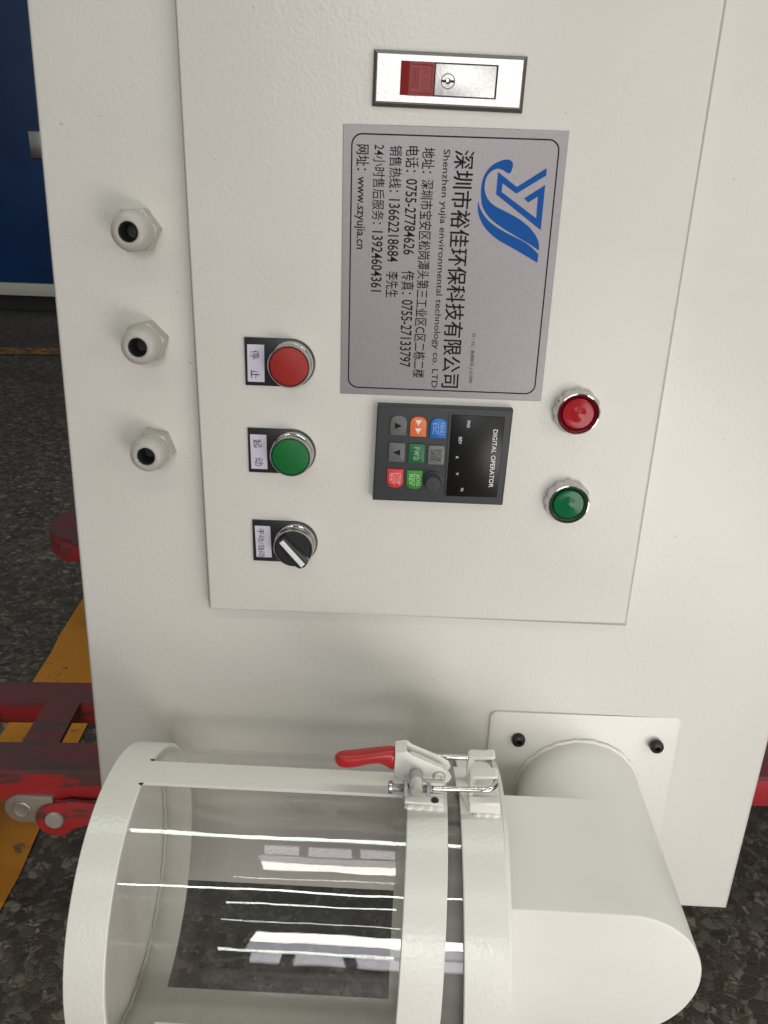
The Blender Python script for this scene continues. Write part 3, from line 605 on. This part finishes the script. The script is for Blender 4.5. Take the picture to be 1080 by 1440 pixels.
obj('frame_bar', slat(87, 100, -0.1600, 0.0086), RING, DRUM)
obj('frame_bar', slat(-92, -74, -0.1600, 0.0083), RING, DRUM)
sl = bmesh.new()
sl = lathe([(0.0942, 0.0300), (0.0945, 0.0300), (0.0945, 0.0712), (0.0942, 0.0712)], 'x', AX, 128, closed=True)
obj('inner_sleeve', sl, SLEEVE, DRUM)
for a_, x_ in ((86.0, -0.1600), (100.5, -0.1601)):
    pa = math.radians(a_); pc = (x_, AX[0]-0.1003*math.cos(pa), AX[1]+0.1003*math.sin(pa))
    pt = bmesh.new(); bmesh.ops.create_icosphere(pt, subdivisions=2, radius=0.0011)
    for v in pt.verts: v.co = Vector((pc[0]+v.co.x*(1.3+0.5*math.sin(v.co.y*4000)), pc[1]+v.co.y, pc[2]+v.co.z*0.5))
    obj('weld_pit', pt, RECESS, DRUM)
# glue beads in the left end
gb_ = bmesh.new()
def arc(x, r_, a0, a1, n=40, wob=0.0002):
    out = []
    for k in range(n+1):
        a = math.radians(a0+(a1-a0)*k/n); w_ = wob*math.sin(k*1.3+a0)+wob*0.6*math.sin(k*2.9); out.append((x+w_*1.5, AX[0]-(r_+w_)*math.cos(a), AX[1]+(r_+w_)*math.sin(a)))
    return out
tube(arc(-0.1800, 0.0925, 0, 359, 150), 0.0022, 6, gb_, rr=[0.0009+random.uniform(-0.0003, 0.0005) for k in range(151)])
obj('glue_bead', gb_, GLUE, DRUM)
gb2 = None; 0 and tube(arc(-0.1585, 0.0975, 20, 85, 40, 0.0004), 0.0007, 6, gb2, rr=[0.0006+0.0003*math.sin(k*1.7) for k in range(41)])

# toggle clamp that pulls the drum to the duct
TC = empty('toggle_clamp', (0.02, -0.125, -0.366), 'toggle latch clamp with red handle, on top of the drum', 'clamp')
# foot, side plates
obj('foot_plate', prism([(0.0098, -0.1350), (0.0345, -0.1362), (0.0345, -0.106), (0.0098, -0.106)], 'z', -0.3690, -0.3655, bev=0.0007, seg=2, bevside='both'), CLAMPW, TC)
wl = bmesh.new(); tube([(0.0100+0.0246*k/14, -0.1365-0.0005*math.sin(k*1.7), -0.3686+0.0003*math.sin(k*2.3)) for k in range(15)], 0.0022, 8, wl, rr=[0.0018-0.0009*(k in (0, 14)) for k in range(15)])
obj('weld_bead', wl, CLAMPW, TC)
plate = [(0.0022, -0.3500), (0.0025, -0.3315), (0.0095, -0.3300), (0.0130, -0.3330), (0.0313, -0.3412), (0.0368, -0.3447), (0.0384, -0.3485), (0.0368, -0.3522), (0.0330, -0.3535), (0.0283, -0.3530), (0.0118, -0.3550), (0.0076, -0.3520)]
plate = [(x, z-0.0012) for x, z in plate]
hd = bmesh.new()
prism(plate[::-1], 'y', -0.1300, -0.1283, bev=0.0005, bm=hd); prism(plate[::-1], 'y', -0.1195, -0.1178, bev=0.0005, bm=hd)
prism([(0.0022, -0.3480), (0.0024, -0.3330), (0.0097, -0.3315), (0.0097, -0.3360)], 'y', -0.1290, -0.1190, bev=0.0004, bm=hd)
obj('lever_plate', hd, CLAMPW, TC)
obj('rivet_seat', lathe([(0.0041, -0.1300), (0.0041, -0.1303), (0.0001, -0.1303)], 'y', (0.0306, -0.3490), 28), DULL, TC)
obj('lever_rivet', lathe([(0.0034, -0.1303), (0.0034, -0.1311), (0.0028, -0.1317), (0.0018, -0.1317), (0.0014, -0.1308), (0.0001, -0.1306)], 'y', (0.0306, -0.3490), 28), CLAMPW, TC)
inner_ = prism([(0.0110, -0.3650), (0.0120, -0.3370), (0.0180, -0.3390), (0.0340, -0.3470), (0.0340, -0.3650)][::-1], 'y', -0.1268, -0.1212, bev=0.0006)
obj('base_bracket', inner_, CLAMPW, TC)
# grip: rounded section sweep
gp = bmesh.new(); pathg = [(0.0040, -0.124, -0.3412), (-0.0010, -0.124, -0.3405), (-0.0060, -0.124, -0.3388), (-0.0130, -0.124, -0.3400), (-0.0220, -0.124, -0.3428), (-0.0300, -0.124, -0.3440), (-0.0340, -0.124, -0.3436), (-0.0358, -0.124, -0.3430)]
hh = [0.0084, 0.0070, 0.0042, 0.0040, 0.0047, 0.0052, 0.0040, 0.0011]; ww = [0.0058, 0.0058, 0.0055, 0.0056, 0.0058, 0.0055, 0.0040, 0.0012]
rings = []
for (x, y, z), h_, w_ in zip(pathg, hh, ww):
    rings.append([gp.verts.new((x, y+w_*math.copysign(abs(math.cos(2*PI*k/20))**0.75, math.cos(2*PI*k/20)), z+h_*math.copysign(abs(math.sin(2*PI*k/20))**0.75, math.sin(2*PI*k/20)))) for k in range(20)])
for A, B in zip(rings, rings[1:]):
    for k in range(20): gp.faces.new((A[k], A[(k+1) % 20], B[(k+1) % 20], B[k]))
gp.faces.new(rings[0]); gp.faces.new(rings[-1]); bmesh.ops.recalc_face_normals(gp, faces=gp.faces[:])
grip = obj('handle_grip', gp, GRIPRED, TC, angle=60)
ss = grip.modifiers.new('s', 'SUBSURF'); ss.levels = ss.render_levels = 2
# U bolt
ub = bmesh.new(); zr = -0.3490; yf, yb = -0.1405, -0.1105
def bend(p0, p1, c_, n=8): return [tuple(Vector(p0).lerp(Vector(c_), t).lerp(Vector(c_).lerp(Vector(p1), t), t)) for t in [k/n for k in range(n+1)]]
pth = [(-0.0005, yf, zr-0.0015), (0.030, yf, zr-0.0008)] + bend((0.0560, yf, zr), (0.0660, yf+0.008, zr+0.0005), (0.0650, yf, zr)) + bend((0.0660, yb-0.008, zr), (0.0560, yb, zr), (0.0655, yb, zr)) + [(0.030, yb, zr), (0.002, yb, zr-0.001)]
tube(pth, 0.0019, 12, ub)
obj('u_bolt', ub, CHROME, TC)
for yy in (yf, yb):
    obj('bolt_thread', lathe([(0.0023+0.0004*((k % 2) == 0), 0.0+0.0006*k) for k in range(46)], 'x', (yy, zr-0.0012), 16), ZINC, TC)
def hexnut(x0, x1, yy, zz_, r_=0.0054): return prism([(yy+r_*math.cos(math.radians(60*k+15)), zz_+r_*math.sin(math.radians(60*k+15))) for k in range(6)], 'x', x0, x1, bev=0.0004, seg=1)
for yy in (yf, yb):
    obj('hex_nut', hexnut(0.0085, 0.0112, yy, zr-0.0012), ZINC, TC)
    obj('hex_nut', hexnut(0.0225, 0.0250, yy, zr-0.0011, 0.0051), ZINC, TC)
obj('bolt_end', lathe([(0.0032, -0.0010), (0.0040, -0.0002), (0.0040, 0.0014), (0.0030, 0.0022)], 'x', (yf, zr-0.0013), 20), ZINC, TC)
tn = bmesh.new(); tube([(0.0160, yf-0.001, zr+0.0015), (0.0160, yb+0.001, zr+0.0015)], 0.0042, 16, tn)
for yy in (yf, yb): lathe([(0.0030, yy-0.0045), (0.0043, yy-0.0030), (0.0043, yy+0.0035), (0.0030, yy+0.0045)], 'y', (0.0160, zr), 24, bm=tn)
prism(rrect(0.0118, 0.0198, zr-0.0060, zr+0.0100, 0.0038, 6), 'y', yf-0.0030, yf+0.0035, bev=0.0008, bm=tn)
obj('trunnion', tn, DULL, TC)
obj('bolt_bar', box(0.0195, 0.0335, yf+0.0005, yf+0.0025, zr+0.0032, zr+0.0048, bev=0.0003), DULL, TC)
sc_ = lathe([(0.0001, -0.3644), (0.0022, -0.3645), (0.0026, -0.3652)], 'z', (0.0288, -0.1330), 20)
obj('foot_screw', sc_, BOLTM, TC)
# catch on the duct ring
CP = empty('catch_bracket', (0.056, -0.12, -0.368), parent=CAB, label='white folded catch plate with two hooks')
cb = bmesh.new()
prism([(0.0420, -0.0985), (0.0690, -0.1000), (0.0700, -0.1370), (0.0500, -0.1380), (0.0430, -0.1180)], 'z', -0.3690, -0.3660, bev=0.0006, bm=cb)
obj('catch_base', cb, CLAMPW, CP)
for y_a, y_b, zt in ((-0.1150, -0.1065, -0.3448), (-0.1335, -0.1245, -0.3448)):
    hk = bmesh.new()
    prism([(0.0500, -0.3665), (0.0492, -0.3500), (0.0500, -0.3462), (0.0525, zt), (0.0600, zt-0.0002), (0.0655, zt+0.0010), (0.0672, zt-0.0004), (0.0655, zt-0.0016), (0.0600, zt-0.0026), (0.0540, zt-0.0026), (0.0522, -0.3510), (0.0525, -0.3665)][::-1], 'y', y_a, y_b, bev=0.0009, seg=3, bm=hk)
    obj('catch_hook', hk, CLAMPW, CP)
fr_ = bmesh.new(); prism([(0.0500, -0.3690), (0.0498, -0.3600), (0.0690, -0.3595), (0.0700, -0.3690)][::-1], 'y', -0.1395, -0.1330, bev=0.0014, seg=3, bm=fr_)
tube([(0.0530+0.0165*k/9, -0.1395-0.0004*math.sin(k*2.1), -0.3694) for k in range(10)], 0.002, 8, fr_, rr=[0.0017+0.0002*math.sin(k*1.9)-0.0007*(k in (0, 9)) for k in range(10)])
obj('catch_lip', fr_, CLAMPW, CP)

# ------------------------------------------------------------------ pallet jack under the machine
PJ = empty('pallet_jack', (0.0, 0.45, -Z0), 'worn red hand pallet jack whose forks carry the white cabinet', 'pallet jack')
yaw_ = 0.058
def jrot(b_, cy=0.16):
    bmesh.ops.rotate(b_, verts=b_.verts[:], cent=(0, cy, 0), matrix=Matrix.Rotation(yaw_, 3, 'Z')); return b_
ZT = -0.5870
def fork(y0, name='fork', dx=0.0):
    w_ = 0.160; y1 = y0+w_; b_ = bmesh.new()
    f = empty(name, (0.0, y0, ZT-0.03), parent=PJ)
    cyr = 0.16
    # top plate as strips around the openings
    tip = [(-0.615+dx, y0+0.060), (-0.608+dx, y0+0.042), (-0.590+dx, y0+0.022), (-0.565+dx, y0+0.007), (-0.52, y0), (-0.52, y1), (-0.565+dx, y1-0.007), (-0.590+dx, y1-0.022), (-0.608+dx, y1-0.042), (-0.615+dx, y1-0.060)]
    tp = bmesh.new()
    prism(tip, 'z', ZT-0.006, ZT, bm=tp)
    for a, b2, c_, d_ in ((-0.52, 1.0, y0, y0+0.045), (-0.52, 1.0, y0+0.120, y1), (-0.52, -0.462, y0+0.045, y0+0.120), (-0.402, -0.362, y0+0.045, y0+0.120), (-0.28, 1.0, y0+0.045, y0+0.120)):
        box(a, b2, c_, d_, ZT-0.006, ZT, bm=tp)
    obj('top_plate', jrot(tp, cyr), JACKTOP, f, smooth=False)
    sd = bmesh.new()
    for yy in (y0, y1-0.005):
        prism([(-0.54, ZT-0.006), (1.0, ZT-0.006), (1.0, ZT-0.040), (-0.54, ZT-0.040)][::-1], 'y', yy, yy+0.005, bev=0.001, bm=sd)
    box(-0.462, -0.28, y0+0.120, y0+0.125, ZT-0.030, ZT-0.006, bm=sd)
    prism([(x, y) for x, y in tip[:5]]+[(x+0.004, y+0.004) for x, y in tip[4::-1]], 'z', ZT-0.040, ZT-0.006, bm=sd)
    prism([(x, y) for x, y in tip[5:]]+[(x+0.004, y-0.004) for x, y in tip[:4:-1]], 'z', ZT-0.040, ZT-0.006, bm=sd)
    prism([tip[0], tip[-1], (tip[-1][0]+0.005, tip[-1][1]), (tip[0][0]+0.005, tip[0][1])], 'z', ZT-0.040, ZT-0.006, bm=sd)
    obj('side_rail', jrot(sd, cyr), JACK, f)
    return f
f1 = fork(0.158); f2 = fork(0.735, dx=0.036)
# wheel link: gusset, pin and steel link plate on the near fork
gus = circle(-0.354, -0.6465, 0.0205, 24, 100, 330)
gus += [(-0.27, -0.630), (-0.27, -0.625), (-0.335, -0.620)]
gz = bmesh.new(); prism(gus[::-1], 'y', 0.128, 0.134, bev=0.0008, bm=gz)
obj('gusset', gz, JACK, PJ)
obj('pivot_pin', lathe([(0.0098, 0.130), (0.0098, 0.126), (0.0088, 0.1245), (0.0001, 0.1242)], 'y', (-0.3535, -0.6440), 32), DULL, PJ)
STEELP = mat('link_plate_steel', (0.34, 0.31, 0.27), 0.45, 0.6); bump(STEELP, [(150, 0.2, 0.001, 3)])
lk = circle(-0.3905, -0.6365, 0.0175, 16, 90, 270)+[(-0.355, -0.654), (-0.355, -0.619)]
lkb = bmesh.new(); prism(lk[::-1], 'y', 0.132, 0.139, bev=0.001, bm=lkb)
obj('link_plate', lkb, STEELP, PJ)
obj('link_rivet', lathe([(0.0100, 0.132), (0.0100, 0.1305), (0.0085, 0.1296), (0.0072, 0.1302), (0.0001, 0.1304)], 'y', (-0.3885, -0.6355), 32), STEELP, PJ)
wh = lathe([(0.020, 0.19), (0.036, 0.192), (0.036, 0.268), (0.020, 0.27)], 'y', (-0.530, -Z0+0.036), 40)
obj('load_roller', wh, BLACKP, PJ)

# ------------------------------------------------------------------ far blue machine
FB = empty('blue_machine', (-2.9, 4.3, -Z0), 'tall dark blue machine enclosure across the workshop floor', 'machine enclosure')
obj('panel', box(-4.2, -1.2, 4.15, 5.4, -0.625, 1.4, bev=0.006), BLUEM, FB)
obj('white_plinth', box(-4.2, -1.2, 4.14, 5.4, -0.695, -0.627, bev=0.004), WHITEB, FB)
obj('dark_base', box(-4.15, -1.25, 4.20, 5.35, -Z0+0.002, -0.697), FARD, FB)
obj('hinge', box(-2.030, -1.95, 4.135, 4.149, 0.020, 0.150, bev=0.004), BRUSH, FB)

# drop bookkeeping
for o in S.objects:
    if '_w' in o.keys(): del o['_w']
